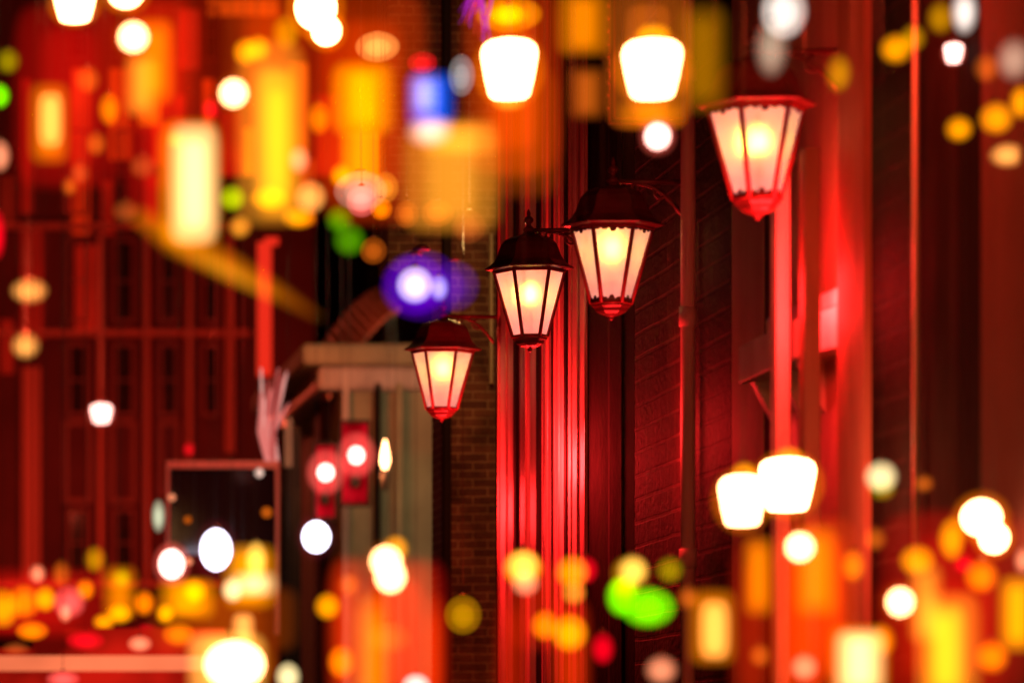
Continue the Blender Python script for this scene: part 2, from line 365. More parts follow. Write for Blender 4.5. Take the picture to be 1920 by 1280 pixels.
# cream building with cornice
hF = empty('shop_building', (2.9, 26.5, 0), 'low cream painted shop with cornice and red framed lamps on its front', 'building')
c0 = at(640,0,26).x; c1 = at(828,0,26).x; ztop = at(0,690,26).z
part(MB().box(c0, c1, 26, 29.5, 0, ztop).build('wall', CREAM, hF), hF)
part(MB().box(c0-.25, c1+.06, 25.86, 29.6, ztop+.01, ztop+.14).build('cornice', CREAM, hF, bevel=.03), hF)
part(MB().box(c0-.15, c1+.02, 25.92, 29.55, ztop-.14, ztop+.008).build('cornice_moulding', WHITEPAINT, hF, bevel=.03), hF)
for x0,x1,y0,y1,m,nm in ((700,712,720,1300,DARKPAINT,'downpipe'),(738,752,720,1300,CREAM,'pilaster'),(640,652,720,1300,WHITEPAINT,'pilaster')):
    part(rect(MB(), x0,x1,y0,y1,25.995,.08).build(nm, m, hF), hF)
part(rect(MB(), 590,640,705,1300,27.0,.3).build('side_wall', BROWNWOOD, hF), hF)
# terrace far behind on the left
hG = empty('terrace_house', (1, 46, 0), 'dark red far house with rows of narrow windows at the left', 'building')
g0, g1 = at(-400,0,46).x, at(590,0,46).x
FARTRIM = mat('far_trim', (.26,.05,.04), .6)
FARW = mat('far_red_render', (.12,.018,.018), .75, .3, 1.2, .2, 10)
part(MB().box(g0, g1, 46, 54, 0, 13).build('wall', FARW, hG), hG)
PIL = mat('far_pilaster', (.55,.12,.08), .6)
for px, ww, y0, y1 in ((58,34,690,1120),(430,16,440,850),(188,10,440,1120),(274,10,440,1120),(354,9,440,860)):
    part(rect(MB(), px-ww/2, px+ww/2, y0, y1, 45.99, .14).build('pilaster', PIL, hG), hG)
for px, ww in ((145,26),(232,28),(316,26),(394,20)):          # columns of tall narrow windows, one above the other
    for y0, y1 in ((20,110),(250,400),(455,600),(650,775),(960,1075)):
        if px > 300 and y0 > 900: continue
        wf = MB()
        for q in ((px-ww/2-6,px-ww/2,y0-6,y1+6),(px+ww/2,px+ww/2+6,y0-6,y1+6),(px-ww/2,px+ww/2,y0-6,y0),(px-ww/2,px+ww/2,y1,y1+6)): rect(wf,*q,45.985,.10)
        wo = part(wf.build('window', FARTRIM, hG), hG)
        mbp = rect(MB(), px-ww/2, px+ww/2, y0, y1, 45.988, .03); mbp.v = [tuple(Vector(v)-hG.location) for v in mbp.v]; mbp.build('pane', GLASS, wo)
        bars = MB(); rect(bars, px-.5, px+.5, y0, y1, 45.95, .04); rect(bars, px-ww/2, px+ww/2, (y0+y1)/2-1.5, (y0+y1)/2+1.5, 45.952, .045); bars.v = [tuple(Vector(v)-hG.location) for v in bars.v]; bars.build('glazing_bar', FARTRIM, wo)
for (x0,x1,y0,y1) in ((118,172,788,945),(205,255,788,945),(296,338,788,930)):
    wf = MB()
    for q in ((x0,x0+9,y0,y1),(x1-9,x1,y0,y1),(x0+9,x1-9,y0,y0+10),(x0+9,x1-9,y1-10,y1)): rect(wf,*q,45.985,.10)
    part(wf.build('blind_panel', FARTRIM, hG), hG)
for y in (425, 625, 1095): part(rect(MB(), -200, 470, y-5, y+6, 45.84, .12).build('string_course', PIL, hG), hG)
# red and orange lit windows in its upper storeys
LW = [(40,60,150,400,(.42,.0,.008)),(135,168,130,440,(.55,.008,.006)),(205,240,130,300,(.75,.02,.0)),(262,300,120,235,(.9,.09,0)),(288,322,235,310,(.85,.012,.005)),(215,250,240,300,(.6,.01,.005)),
      (335,372,20,130,(.35,.0,.01)),(380,400,150,260,(.8,.015,.01)),(410,455,210,330,(.55,.0,.01)),(330,345,180,300,(.4,0,.01)),(390,520,0,30,(.55,.03,.012)),
      (190,215,340,440,(.32,0,.01)),(270,300,330,420,(.4,0,.008)),(140,185,460,620,(.3,.0,.01)),(40,80,430,640,(.35,0,.01)),(0,30,330,420,(.2,0,.005)),(455,475,240,330,(.9,.12,0)),(120,150,330,400,(.3,0,.01)),(0,25,600,700,(.3,0,.01)),
      (540,575,120,300,(.8,.06,.0)),(560,590,300,420,(.5,.02,0)),(590,640,180,330,(.35,0,.01)),(640,720,250,340,(.9,.1,0))]
for i,(x0,x1,y0,y1,c) in enumerate(LW):
    o = rect(MB(), x0,x1,y0,y1,45.97,.05).build('lit_window', glow('lw%d'%i, (min(1,c[0]*1.1), c[1]*1.5+.006, .002), 1.0, 1, .45, None, .9), hG); part(o, hG)
# dark tall building closing the gap between terrace and brick building
hH = empty('warehouse', (4, 60, 0), 'tall unlit dark building behind the green and yellow lights', 'building')
part(MB().box(at(470,0,58).x, at(960,0,58).x, 58, 66, 0, 15).build('wall', mat('dark_render', (.12,.04,.03), .8, .3, 1), hH), hH)
for px,y0,y1 in ((500,250,420),(545,430,520),(600,60,180),(655,280,420),(705,160,330)):
    part(rect(MB(), px-14,px+14,y0,y1,57.98,.05).build('window', GLASS, hH), hH)

# ------------------------------------------------------------------ hanging lamps, lit boxes and added glow washes
CORD = mat('black_cord', (.02,.015,.015), .5)
CAP = mat('lamp_cap', (.12,.08,.06), .4, metal=.6)
COLS = {
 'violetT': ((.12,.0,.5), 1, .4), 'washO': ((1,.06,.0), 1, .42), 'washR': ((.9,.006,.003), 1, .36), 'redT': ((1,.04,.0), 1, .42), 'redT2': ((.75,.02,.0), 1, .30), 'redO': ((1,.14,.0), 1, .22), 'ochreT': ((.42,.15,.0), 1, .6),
 'hot':   ((1,.42,.16), 17, 1), 'warmhot': ((1,.38,.08), 10, 1), 'pinkhot': ((1,.50,.42), 5, 1), 'coolhot': ((.9,.8,1.0), 5, 1),
 'cream': ((1,.78,.36), 1, 1), 'peach': ((1,.38,.07), 1, 1), 'paleP': ((.95,.62,.50), 1, 1), 'pale': ((.95,.80,.70), 1.0, 1),
 'yellow':((1,.35,.0), 1, 1), 'lemon': ((1,.55,.08), 1.1, 1), 'amber': ((.95,.30,.0), 1, 1), 'orange':((1,.20,.0), 1, 1),
 'dimO':  ((.55,.10,.005), 1, .7), 'dimB': ((.42,.07,.01), 1, .6), 'ochre': ((.50,.22,.0), 1, .8), 'olive': ((.30,.22,.0), 1, .8),
 'green': ((.18,.9,.0), 1.1, 1), 'dgreen': ((.08,.28,.0), 1, .8), 'lime': ((.5,.62,.0), 1, .9), 'red': ((.9,.0,.01), 1, .85), 'pinkred': ((1,.12,.10), 1, .9),
 'pink': ((.95,.16,.14), 1, .95), 'blue': ((.0,.10,.9), 1.1, .95), 'lilac': ((.45,.42,.75), 1, .9), 'violet': ((.10,.0,.55), 1.0, .8), 'dviolet': ((.06,.005,.28), 1.0, .6),
 'greyb': ((.35,.36,.36), 1, .7), 'beige': ((.55,.36,.24), 1, .75), 'orangeT': ((1,.24,.0), 1, .75), 'amberT': ((1,.34,.02), 1, .72), 'palegreen': ((.55,.62,.40), 1, .9), 'salmon': ((1,.30,.14), 1, .9),
}
def gm(k): c, st, al = COLS[k]; return glow(k, c, st, al, .0)
def glow_volume(rgb, L, depth):
    """glow put in as an emissive volume, adds light over what lies behind, brightest where it is deepest"""
    m = bpy.data.materials.new('glow_volume'); m.use_nodes = True; nt = m.node_tree; nt.nodes.clear()
    out = nt.nodes.new('ShaderNodeOutputMaterial'); e = nt.nodes.new('ShaderNodeEmission')
    e.inputs[0].default_value = (*rgb, 1); e.inputs[1].default_value = L/depth
    nt.links.new(e.outputs[0], out.inputs['Volume']); return m
def pillow(mb, rx, ry, rz, px=4., pz=6.):
    """rounded-off box whose thickness thins out towards its rim"""
    def f(t, p):
        c = math.cos(t); return math.copysign(abs(c)**(2/p), c)
    n, m_ = 28, 16; vs = []; fs = []
    for i in range(m_+1):
        v = -math.pi/2+math.pi*max(.004, min(.996, i/m_))
        cz = abs(math.cos(v))**(2/pz); sz = math.copysign(abs(math.sin(v))**(2/pz), v)
        for k in range(n):
            u = 2*math.pi*k/n
            cu = math.copysign(abs(math.cos(u))**(2/px), math.cos(u)); su = math.copysign(abs(math.sin(u))**1.0, math.sin(u))
            vs.append((rx*cz*cu, ry*abs(math.cos(v))**.6*su, rz*sz))
    for i in range(m_):
        for k in range(n): fs.append((i*n+k, i*n+(k+1)%n, (i+1)*n+(k+1)%n, (i+1)*n+k))
    fs.append(tuple(range(n))[::-1]); fs.append(tuple(m_*n+k for k in range(n)))
    return mb.add(vs, fs, True)
def blur_px(D): return APERTURE*F*abs(1/D-1/FOCUS)
def hang(kind, px, py, ww, hh, D, col, label, cat='lamp', light=None, group='glowing lamps hung over the street'):
    hot = COLS[col][1] >= 4
    if hot: ww -= blur_px(D)*.6; hh -= blur_px(D)*.6
    c = at(px, py, D); rx = ww*D/F/2; rz = hh*D/F/2
    nm = {'g':'globe_lamp','l':'lantern_lamp','b':'light_box','t':'tube_lamp'}[kind]  # also names the added glow washes, glow streaks and awning glows
    t = empty(nm, c, label, 'sign' if kind == 'b' else cat, group)
    top = (5.2 if D < 12 else 9.5)-c.z
    rgb, st, al = COLS[col]; Lc = st*(al if al < 1 else 1.15)*GAIN
    if kind in 'gl' and hot:
        if kind == 'g':
            MB().ell(rx, rx*.95, rz).build('bulb', gm(col), t)
        else:
            pr = [(.30,-1),(.62,-.97),(.72,-.86),(.86,-.3),(.98,.35),(1.0,.55),(.93,.78),(.74,.92),(.40,1)]
            MB().lathe([(r*rx, z*rz) for r,z in pr], 24).build('shade', gm(col), t)
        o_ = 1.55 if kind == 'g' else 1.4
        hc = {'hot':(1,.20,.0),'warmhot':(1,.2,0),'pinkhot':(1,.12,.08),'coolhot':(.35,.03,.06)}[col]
        MB().ell(rx*o_, rx*o_*.95, rz*o_).build('halo_glow', glow_volume(hc, .12 if col == 'coolhot' else .55, 2*rx*o_*.95), t)  # added halo of glow round the hot lamp, no glass shell
        MB().lathe([(.3*rx, rz*1.02),(.24*rx, rz*1.10),(.08*rx, rz*1.2)], 14).build('cap', CAP, t)
    elif kind in 'gl':
        MB().ell(rx*1.08, rx, rz*1.08).build('globe', glow_volume(rgb, Lc*.75, 2*rx), t)
        MB().ell(rx*.66, rx*.6, rz*.66, (0,0,-rz*.06)).build('inner_bulb', glow_volume(rgb, Lc*.5, 1.2*rx), t)
        MB().lathe([(rx*.22, rz*1.06),(rx*.22, rz*1.12),(rx*.08, rz*1.2)], 14).build('cap', CAP, t)
    else:
        pz = 6. if kind == 'b' else 3.5
        pillow(MB(), rx*1.12, rx*.6, rz*1.05, 3.2, pz).build('light_panel' if kind == 'b' else 'tube', glow_volume(rgb, Lc*.62, 1.2*rx), t)
        pillow(MB(), rx*.6, rx*.4, rz*.78, 2.6, pz).build('light_core' if kind == 'b' else 'tube_core', glow_volume(rgb, Lc*.62, .8*rx), t)
    MB().tube([(0,0,rz*1.05),(0,0,rz*1.05+top)], .0004 if D < 12 else .0015, 5).build('cord', CORD, t)
    if light: lamp(nm+'_light', (0, -rx*1.3, -rz*1.15), light[0], light[1], t, .05)  # added point light outside the lamp, brightens the walls around
    return t
GAIN = 1.12
OR = (1,.12,.01); RD = (1,.02,.012); FR = (1,.09,.04)
H = hang
B = 24.0; N = 6.8      # distances: lamps over the far street, lamps over the near pavement
# --- upper left
H('l',140,8,86,74,B,'hot','bright white lamp cut by the top edge, first from the left corner')
H('g',236,-12,74,64,B+2,'hot','white lamp barely dipping below the top edge beside the first corner lamp')
H('g',250,70,62,62,5.5,'hot','round white lamp with yellow rim, standing before a tall orange lit box')
H('b',290,115,64,150,6.25,'orangeT','tall orange lit box directly behind the round white lamp near the upper left')
H('b',262,160,50,110,6.40,'amberT','faint orange box low behind the upper left round lamp')
H('g',438,175,58,58,5.5,'hot','round white lamp beside the yellow lit column')
H('g',592,15,84,90,B-3,'hot','big white lamp on the top edge, upper of a touching pair')
H('g',612,58,62,62,B-2.5,'hot','white lamp overlapping the bottom of the big one on the top edge')
H('g',708,88,80,54,15.1,'peach','flattened peach lamp above the square yellow box')
H('b',680,185,104,126,5.95,'yellow','squarish yellow lit box under the flattened peach lamp',)
H('b',678,290,70,110,6.15,'orangeT','dull orange box hanging under the squarish yellow box')
H('b',364,345,80,212,5.90,'cream','tall cream light box with orange edge above the diagonal glowing canopy')
H('b',357,345,104,226,5.95,'amber','orange rear box showing as a rim around the tall cream box')
H('t',95,225,50,104,B,'peach','upright peach tube lamp near the left edge')
H('b',92,232,64,140,6.10,'orangeT','orange box around the upright peach tube')
H('g',15,115,46,48,B,'olive','olive green lamp at the left edge above the lime one')
H('g',-2,180,40,46,B,'green','bright lime lamp half out of the left edge')
H('g',462,98,50,50,B,'amber','orange lamp, left of a close pair above the yellow column')
H('g',484,92,48,48,B+1,'amber','orange lamp, right of a close pair above the yellow column')
H('g',536,62,52,64,B+1,'ochre','dim ochre lamp left of the big white top lamp')
H('b',520,270,66,260,6.00,'yellow','long yellow lit column left of the square yellow box')
H('b',508,250,118,330,6.10,'amberT','wide orange board behind the long yellow column')
H('g',436,372,50,48,B,'lime','yellow green lamp touching the tall cream box')
H('g',505,372,70,46,B,'yellow','yellow lamp at the foot of the long yellow column')
H('g',582,370,58,60,B,'peach','round peach lamp right of the yellow column foot')
H('g',560,408,60,40,B+1,'amber','flat orange lamp under the round peach lamp')
H('g',560,300,40,50,B+1,'salmon','small salmon lamp above the round peach lamp')
H('g',678,378,56,56,15.0,'pink','round pink lamp in front of a pale glow over the green lamp')
H('g',676,358,96,70,15.1,'beige','pale wide lamp behind the round pink one')
H('g',722,352,50,56,15.1,'amberT','orange lamp right of the pink one')
H('g',636,412,50,50,B,'dgreen','green lamp below and left of the pink lamp')
H('g',180,270,40,44,B,'dimO','dim brown lamp right of the upright peach tube')
H('g',150,325,36,40,B,'dimB','faint brown lamp, upper of two below the upright peach tube')
H('g',130,350,30,34,B,'dimO','faint brown lamp, lower of two below the upright peach tube')
H('g',268,312,50,46,B,'dimB','faint russet lamp left of the tall cream box')
H('g',236,396,50,44,B,'dimB','faint red brown lamp above the canopy beam start')
H('g',450,425,44,44,B,'amberT','orange lamp beside the top of the red glowing post')
H('g',762,402,46,50,15.0,'dimO','dim orange lamp just right of the pink and pale group')
H('g',880,425,60,60,15.6,'dimB','faint orange lamp left of the middle lantern finial', light=(14,(1,.5,.15)))
H('g',0,292,40,60,B,'salmon','salmon lamp half out at the left edge')
H('g',-4,440,30,90,B,'red','red lamp at the left edge above the orange pair')
# --- upper middle
H('b',808,188,76,96,5.8,'blue','blue lit sign with pale patch near the top middle')
H('b',797,178,44,60,5.6,'lilac','pale lilac panel on the blue sign')
H('g',806,246,74,48,5.5,'paleP','pale peach lamp under the blue sign')
H('g',865,142,50,76,15.0,'greyb','pale grey blue lamp right of the blue sign')
H('g',792,118,56,40,15.0,'red','red lamp just above the blue sign')
H('b',845,335,165,190,5.80,'amberT','large translucent orange glow wash in front of the brick wall')  # added wash of orange glow, no panel hangs there
H('b',860,258,130,60,5.77,'amberT','narrow orange glow wash overlapping the top of the large one')
H('g',955,28,118,62,9.5,'amber','wide amber lamp at the top above the white lantern shaped lamp')
H('g',952,28,60,40,9.3,'yellow','yellow lamp in the middle of the wide amber one')
H('l',955,130,112,118,8.2,'hot','white lantern shaped lamp in front of the fluted surround, left of the two', light=(9,OR))
H('g',955,192,60,30,8.4,'amberT','small amber glass under the left white lantern shaped lamp')
H('b',1093,45,88,112,6.35,'orangeT','soft orange box between the two white lantern shaped lamps')
H('b',1100,175,60,90,6.47,'dimO','dim orange box under the soft orange box')
H('l',1223,130,120,118,7.6,'hot','white lantern shaped lamp inside the hanging sign frame, right of the two', light=(6,OR))
H('g',1225,66,62,40,7.8,'yellow','yellow cap lamp sitting over the right white lantern shaped lamp')
H('b',1215,110,150,260,8.9,'dimO','dim orange panel filling the hanging sign frame')
H('b',1222,215,110,40,6.27,'orangeT','orange plate under the right white lantern shaped lamp')
H('g',1233,256,56,58,7.4,'pinkhot','round pinkish white lamp hanging under the sign frame')
H('b',1318,110,84,190,5.75,'ochreT','blurred ochre panel left of the largest lantern roof')
# --- upper right
H('g',1470,22,84,100,8.1,'pale','pale pinkish lamp over the roof of the largest lantern', light=(16,(1,.04,.015)))
H('g',1446,92,56,100,6.40,'beige','beige lamp just over the roof of the largest lantern')
H('g',1573,138,46,68,7.40,'ochre','ochre lamp between the largest lantern and the dark wall')
H('g',1680,92,58,54,7.40,'amber','amber lamp, front one of a pair at the upper right')
H('g',1712,72,48,50,7.80,'ochre','dim amber lamp behind the upper right amber one')
H('g',1764,34,50,60,7.60,'ochre','ochre lamp close to the white one on the top right edge')
H('l',1788,100,44,46,7.93,'pinkhot','small pale lantern shaped lamp at the upper right')
H('g',1808,22,44,80,6.80,'pale','pale oval lamp on the top edge at the right')
H('g',1902,112,60,74,6.20,'beige','beige lamp half out of the right edge')
H('g',1850,128,46,52,7.40,'dimO','dim orange lamp under the beige right edge lamp')
H('g',1798,242,50,46,7.40,'amber','amber lamp, leftmost of three in the right edge cluster')
H('g',1868,222,62,58,7.40,'amber','larger amber lamp, middle of the right edge cluster')
H('g',1914,192,40,60,7.40,'amber','amber lamp cut by the right edge above the flat orange one')
H('g',1889,291,64,42,7.54,'peach','flat orange lamp low in the right edge cluster')
# --- left middle
H('g',55,545,66,44,40,'peach','flat orange lamp at the far left above the lantern shaped one', light=(200,FR))
H('l',48,648,50,46,40,'peach','small orange lantern shaped lamp at the far left', light=(320,FR))
H('l',190,775,50,46,40,'pinkhot','small pink white lantern shaped lamp before the far red house', light=(450,FR))
H('g',354,842,18,22,40,'red','tiny red lamp before the far red house')
# --- large soft washes of coloured glow, put in for overlaid light
H('t',650,1190,70,280,5.9,'redT','tall red glow streak, first from the left before the cream shop foot')
H('t',700,1230,60,230,5.7,'orangeT','tall orange glow streak before the cream shop foot')
H('b',760,1190,110,260,6.0,'redT','red translucent glow wash before the foot of the cream shop')
H('t',812,1240,50,240,5.8,'redT','short red glow streak beside the brick wall foot')
H('t',960,1240,60,260,6.1,'redT2','dim red glow streak, left one on the fluted surround foot')
H('t',1070,1230,70,220,6.0,'redT','red glow streak, right one on the fluted surround foot')
H('b',1015,1130,120,170,6.3,'redT2','dim red translucent glow wash before the foot of the fluted surround')
H('t',1410,1180,80,330,6.2,'redT2','dim tall red glow streak under the big merging white pair')
H('b',1495,1160,90,300,6.1,'redT','red translucent glow wash below the big merging white pair')
H('t',1565,1140,50,260,6.0,'redT','red glow streak at the right of the tall orange box')
H('b',300,110,230,260,6.05,'redT2','dim red translucent glow wash behind the upper left round lamp')
H('b',620,200,120,330,6.05,'redT2','dim red translucent glow wash left of the square yellow box')
H('b',1760,1190,230,200,6.15,'redT2','dim red translucent glow wash in the lower right corner')
H('b',970,250,150,230,6.15,'redO','faint orange glow wash over the fluted surround above the middle lantern')
H('b',420,1160,250,120,5.85,'redO','faint orange glow wash under the black sign board')
H('b',500,150,150,330,5.9,'washO','wide faint orange glow wash around the long yellow column')
H('b',300,200,130,400,6.1,'washR','wide faint red glow wash around the tall cream box')
H('b',130,180,190,330,6.1,'washR','wide faint red glow wash around the upright peach tube')
H('b',700,200,190,420,6.0,'washO','wide faint orange glow wash around the squarish yellow box')
H('b',960,150,170,340,6.2,'washO','wide faint orange glow wash around the left white lantern shaped lamp')
H('b',70,1130,260,120,6.0,'washR','wide faint orange glow wash above the left end of the red awning')
H('b',1790,1130,260,330,5.9,'washR','wide faint red glow wash in the lower right corner')
H('b',1530,1140,150,330,6.4,'washO','wide faint orange glow wash around the lower right round lamp')
H('b',730,1180,200,260,6.3,'washR','wide faint orange glow wash before the cream shop foot')
H('g',165,150,46,50,B,'dimO','faint russet lamp right of the lime left edge lamp')
H('g',330,262,34,36,B,'orange','small orange lamp at the left shoulder of the tall cream box')
H('g',205,205,40,60,B,'orangeT','soft orange lamp right of the upright peach tube top')
H('g',395,205,34,40,B,'red','small red lamp under the round white lamp by the yellow column')
H('g',598,222,44,60,B,'orangeT','soft orange lamp between the yellow column and squarish yellow box')
H('g',640,330,40,44,B,'amber','amber lamp above the green lamp left of the pink one')
H('g',715,392,40,40,15.1,'orange','small orange lamp under the amber lamp by the pink one')
H('g',655,450,60,60,B,'dgreen','very soft dark green lamp below the pink lamp group')
H('g',700,470,50,50,15.1,'dimO','soft brown orange lamp above the violet ring')
H('g',820,400,60,50,14.9,'dimO','soft brown lamp at the top of the brick wall joint')
H('g',70,1075,30,34,B,'salmon','small salmon lamp above the golden lamp left group')
H('g',160,1105,34,38,B,'orange','small orange lamp above the pinkish red lamp')
H('g',195,1165,40,30,B,'amber','flat amber lamp left of the small yellow oval lamp')
H('g',270,1130,40,46,B,'orange','orange lamp left of the slanting orange board')
H('g',275,1185,44,30,B,'red','red lamp just over the awning middle')
H('g',655,1095,40,44,B,'dimO','dim orange lamp above the amber lamp left of the shop foot')
H('g',640,1240,50,60,B,'orange','orange lamp low left of the cream shop foot')
H('g',1130,1215,44,60,8.2,'red','red lamp at the black door foot')
H('g',1290,1120,40,44,7.9,'dimO','dim orange lamp right of the large green lamp')
H('g',1600,1060,44,60,8.0,'orangeT','soft orange lamp right of the tall orange box')
H('g',1655,1200,46,60,7.6,'orangeT','soft orange lamp right of the bottom edge cream box')
H('g',1840,1080,60,60,7.5,'orange','orange lamp under the white right edge pair')
H('g',1860,1230,60,60,7.4,'orange','orange lamp in the lower right corner')
H('g',1640,1010,44,44,7.9,'dimO','faint orange lamp under the pale yellow lamp')
H('g',60,1182,60,36,B-4,'orange','flat orange glow in front of the red awning at the far left')  # this and the next few: soft glows put in over the awning band
H('g',160,1200,70,34,B-4,'red','flat red glow in front of the red awning, left of the middle')
H('g',262,1206,44,30,B-4,'salmon','flat salmon glow in front of the red awning middle')
H('g',335,1188,60,44,B-4,'orangeT','soft orange glow over the right end of the red awning')
H('g',118,1272,60,30,B-4,'pinkred','flat pinkish red glow under the pale strip of the awning')
H('g',30,1215,50,24,B-4,'dimB','faint russet glow at the left end of the awning')
# --- violet light
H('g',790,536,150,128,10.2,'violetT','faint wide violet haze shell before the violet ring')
H('g',778,534,66,66,9.0,'pale','pale round lamp in a violet ring above the smallest lantern')
H('g',779,535,116,110,9.6,'violet','violet glass ring around the pale round lamp')
H('g',850,536,92,90,9.5,'dviolet','dim violet lamp right of the violet ring')
H('g',823,540,34,46,9.1,'lilac','small lilac lamp between the two violet ones')
# --- lower left
H('g',405,1030,66,86,B,'coolhot','tall oval white lamp with bluish edge in front of the black sign board')
H('g',322,1057,56,64,B,'pinkhot','pinkish white lamp at the lower left corner of the black sign board')
H('g',593,1006,60,66,B-2,'coolhot','white lamp under the red framed lamps')
H('g',178,1048,40,48,B,'ochre','amber oval lamp below the far red house windows')
H('g',115,1075,34,50,B,'dimO','dim orange oval lamp left of the amber oval')
H('g',724,1052,64,64,5.5,'hot','white lamp on the cream shop, upper of two merging')
H('g',732,1080,62,66,5.4,'hot','white lamp on the cream shop, lower of two merging')
H('g',742,1028,48,50,B-2,'amber','amber lamp peeping over the merging white pair')
H('g',614,1136,48,50,B,'amber','amber lamp left of the cream shop foot')
H('g',728,1195,80,60,B-2,'dimO','wide dim orange lamp below the merging white pair')
H('g',85,1122,40,46,B,'yellow','golden lamp above the red awning, left group')
H('g',45,1128,60,60,B+3,'orange','orange lamp left of the golden lamp over the awning')
H('g',5,1140,60,70,B+3,'amber','amber lamp in the lower left corner group')
H('g',130,1128,60,58,B,'pinkred','pinkish red lamp right of the golden lamp')
H('g',122,1148,24,34,B-.5,'salmon','small salmon lamp in front of the pinkish red one')
H('g',224,1150,48,36,B,'yellow','small yellow oval lamp above the middle of the red awning')
H('b',225,1110,54,90,6.15,'orangeT','orange box behind the small yellow oval lamp')
H('g',228,1083,34,36,B+2,'dgreen','dim green lamp under a dark far window')
H('g',310,1150,34,36,B,'yellow','small yellow lamp at the awning end before the orange board')
H('b',352,1122,92,66,6.05,'amber','slanting orange board below the black sign board')
H('g',365,1108,44,46,B+.3,'yellow','yellow lamp on the slanting orange board')
H('b',468,1080,86,110,6.05,'amber','orange board below the right corner of the black sign board')
H('b',476,1094,70,34,5.7,'cream','pale cream panel on the orange board by the sign')
H('g',436,1105,40,46,B,'cream','cream lamp left of the pale cream panel')
H('g',480,1050,40,70,B+.5,'lemon','lemon lamp above the pale cream panel')
H('t',456,1180,42,64,B,'peach','peach tube lamp above the large white yellow light')
H('g',440,1245,120,96,5.6,'hot','large white yellow light on the bottom edge')
H('b',425,1245,130,110,6.1,'lemon','yellow box around the large light on the bottom edge')
H('g',395,1222,40,40,B-.5,'hot','white lamp on the corner of the large bottom light')
H('g',540,1268,46,54,B-2,'cream','cream oval lamp on the bottom edge')
H('g',780,1284,52,44,B-4,'pale','pale lamp cut by the bottom edge under the brick wall')
H('g',297,967,24,58,B,'palegreen','pale green leaf shaped lamp left of the black sign board')
# --- lower middle
H('g',981,1060,60,58,8.4,'lemon','lemon yellow lamp low on the fluted surround', light=(1.6,OR))
H('g',980,1064,74,70,8.7,'amber','amber shell behind the lemon yellow lamp')
H('g',985,1092,54,50,8.9,'salmon','faint salmon lamp under the lemon yellow one')
H('g',1073,1072,60,62,8.4,'amber','amber lamp right of the lemon yellow lamp')
H('g',1098,1068,46,52,8.8,'red','red lamp at the edge of the black door')
H('g',1076,1110,46,46,8.9,'amberT','faint amber lamp below the amber lamp on the surround')
H('g',1068,1186,66,68,8.2,'yellow','yellow lamp on the foot of the fluted surround')
H('g',1022,1172,52,56,8.5,'orange','orange lamp left of the yellow lamp at the surround foot', light=(1.2,RD))
H('g',1187,1069,54,54,7.6,'lemon','cream yellow lamp above the green light')
H('g',1182,1074,70,66,7.9,'ochre','ochre shell behind the cream yellow lamp')
H('g',1215,1138,100,74,7.8,'green','large bright green lamp at the lower middle')
H('g',1165,1118,56,72,8.0,'green','smaller green lamp left behind the large green lamp')
H('g',1172,1100,54,44,7.7,'lime','lime lamp between the green and the cream yellow ones')
H('g',1256,1068,52,50,8.70,'olive','olive lamp right of the cream yellow lamp')
H('g',868,1152,68,72,15.5,'ochre','ochre lamp low on the brick wall', light=(5,(1,.06,.01)))
H('g',918,1158,40,48,B-6,'dimO','dim lamp right of the ochre lamp on the brick wall')
H('g',1240,1255,58,52,7.2,'salmon','salmon lamp on the bottom edge under the green light', light=(1.5,RD))
# --- lower right
H('l',1392,938,96,104,7.60,'hot','white lamp, lower left of the big merging pair on the right')
H('g',1396,890,46,46,7.90,'yellow','yellow cap behind the lower left of the big merging pair')
H('l',1476,908,112,108,8.6,'hot','white lamp, upper right of the big merging pair on the right', light=(7,RD))
H('g',1480,864,54,48,7.70,'yellow','yellow cap behind the upper right of the big merging pair')
H('g',1500,1025,60,60,5.5,'hot','round white lamp with yellow rim below the big merging pair', light=(3,OR))
H('b',1530,1070,74,160,6.03,'orangeT','tall orange box behind the round white lamp on the right')
H('b',1422,1080,50,140,6.07,'orangeT','faint orange box left of the tall orange one')
H('g',1652,893,60,58,7.80,'cream','pale yellow lamp on the dark wall at the right')
H('g',1654,915,50,44,8.10,'olive','olive lamp just under the pale yellow lamp')
H('g',1732,906,38,34,8.10,'dimO','small dim orange lamp on the dark wall')
H('g',1840,970,84,78,7.40,'hot','large white lamp by the right edge, upper of two')
H('g',1864,1008,64,66,7.50,'hot','white lamp by the right edge, lower of two')
H('g',1720,1050,64,56,7.60,'amber','amber lamp left of the white right edge pair')
H('g',1784,1010,48,78,7.90,'amber','tall amber lamp touching the white right edge pair')
H('g',1808,1058,38,34,7.85,'red','red lamp under the white right edge pair')
H('g',1688,1128,58,60,5.5,'hot','round white lamp with red rim at the lower right', light=(3,RD))
H('b',1736,1130,56,140,6.03,'amberT','faint orange box right of the red rimmed white lamp')
H('b',1612,1240,80,110,5.83,'cream','cream light box on the bottom edge at the right')
H('b',1612,1238,96,122,5.91,'amber','orange rear box around the bottom edge cream box')
H('b',1772,1220,70,170,5.91,'yellow','yellow column on the bottom edge at the right')
H('b',1778,1215,110,200,6.01,'amberT','orange board behind the bottom right yellow column')
H('b',1908,1150,60,130,5.87,'yellow','yellow box cut by the right edge near the bottom')
H('t',1340,1180,58,112,7.80,'peach','upright peach tube lamp at the lower middle right')
H('b',1336,1175,78,132,5.99,'orangeT','orange box around the lower upright peach tube')
H('g',1425,1228,40,44,8.00,'dimO','dim orange lamp left of the bottom cream box')
H('g',1508,1250,50,50,8.00,'salmon','faint salmon lamp on the bottom edge beside the cream box')
H('g',1918,1050,30,46,7.44,'salmon','salmon lamp cut by the right edge')

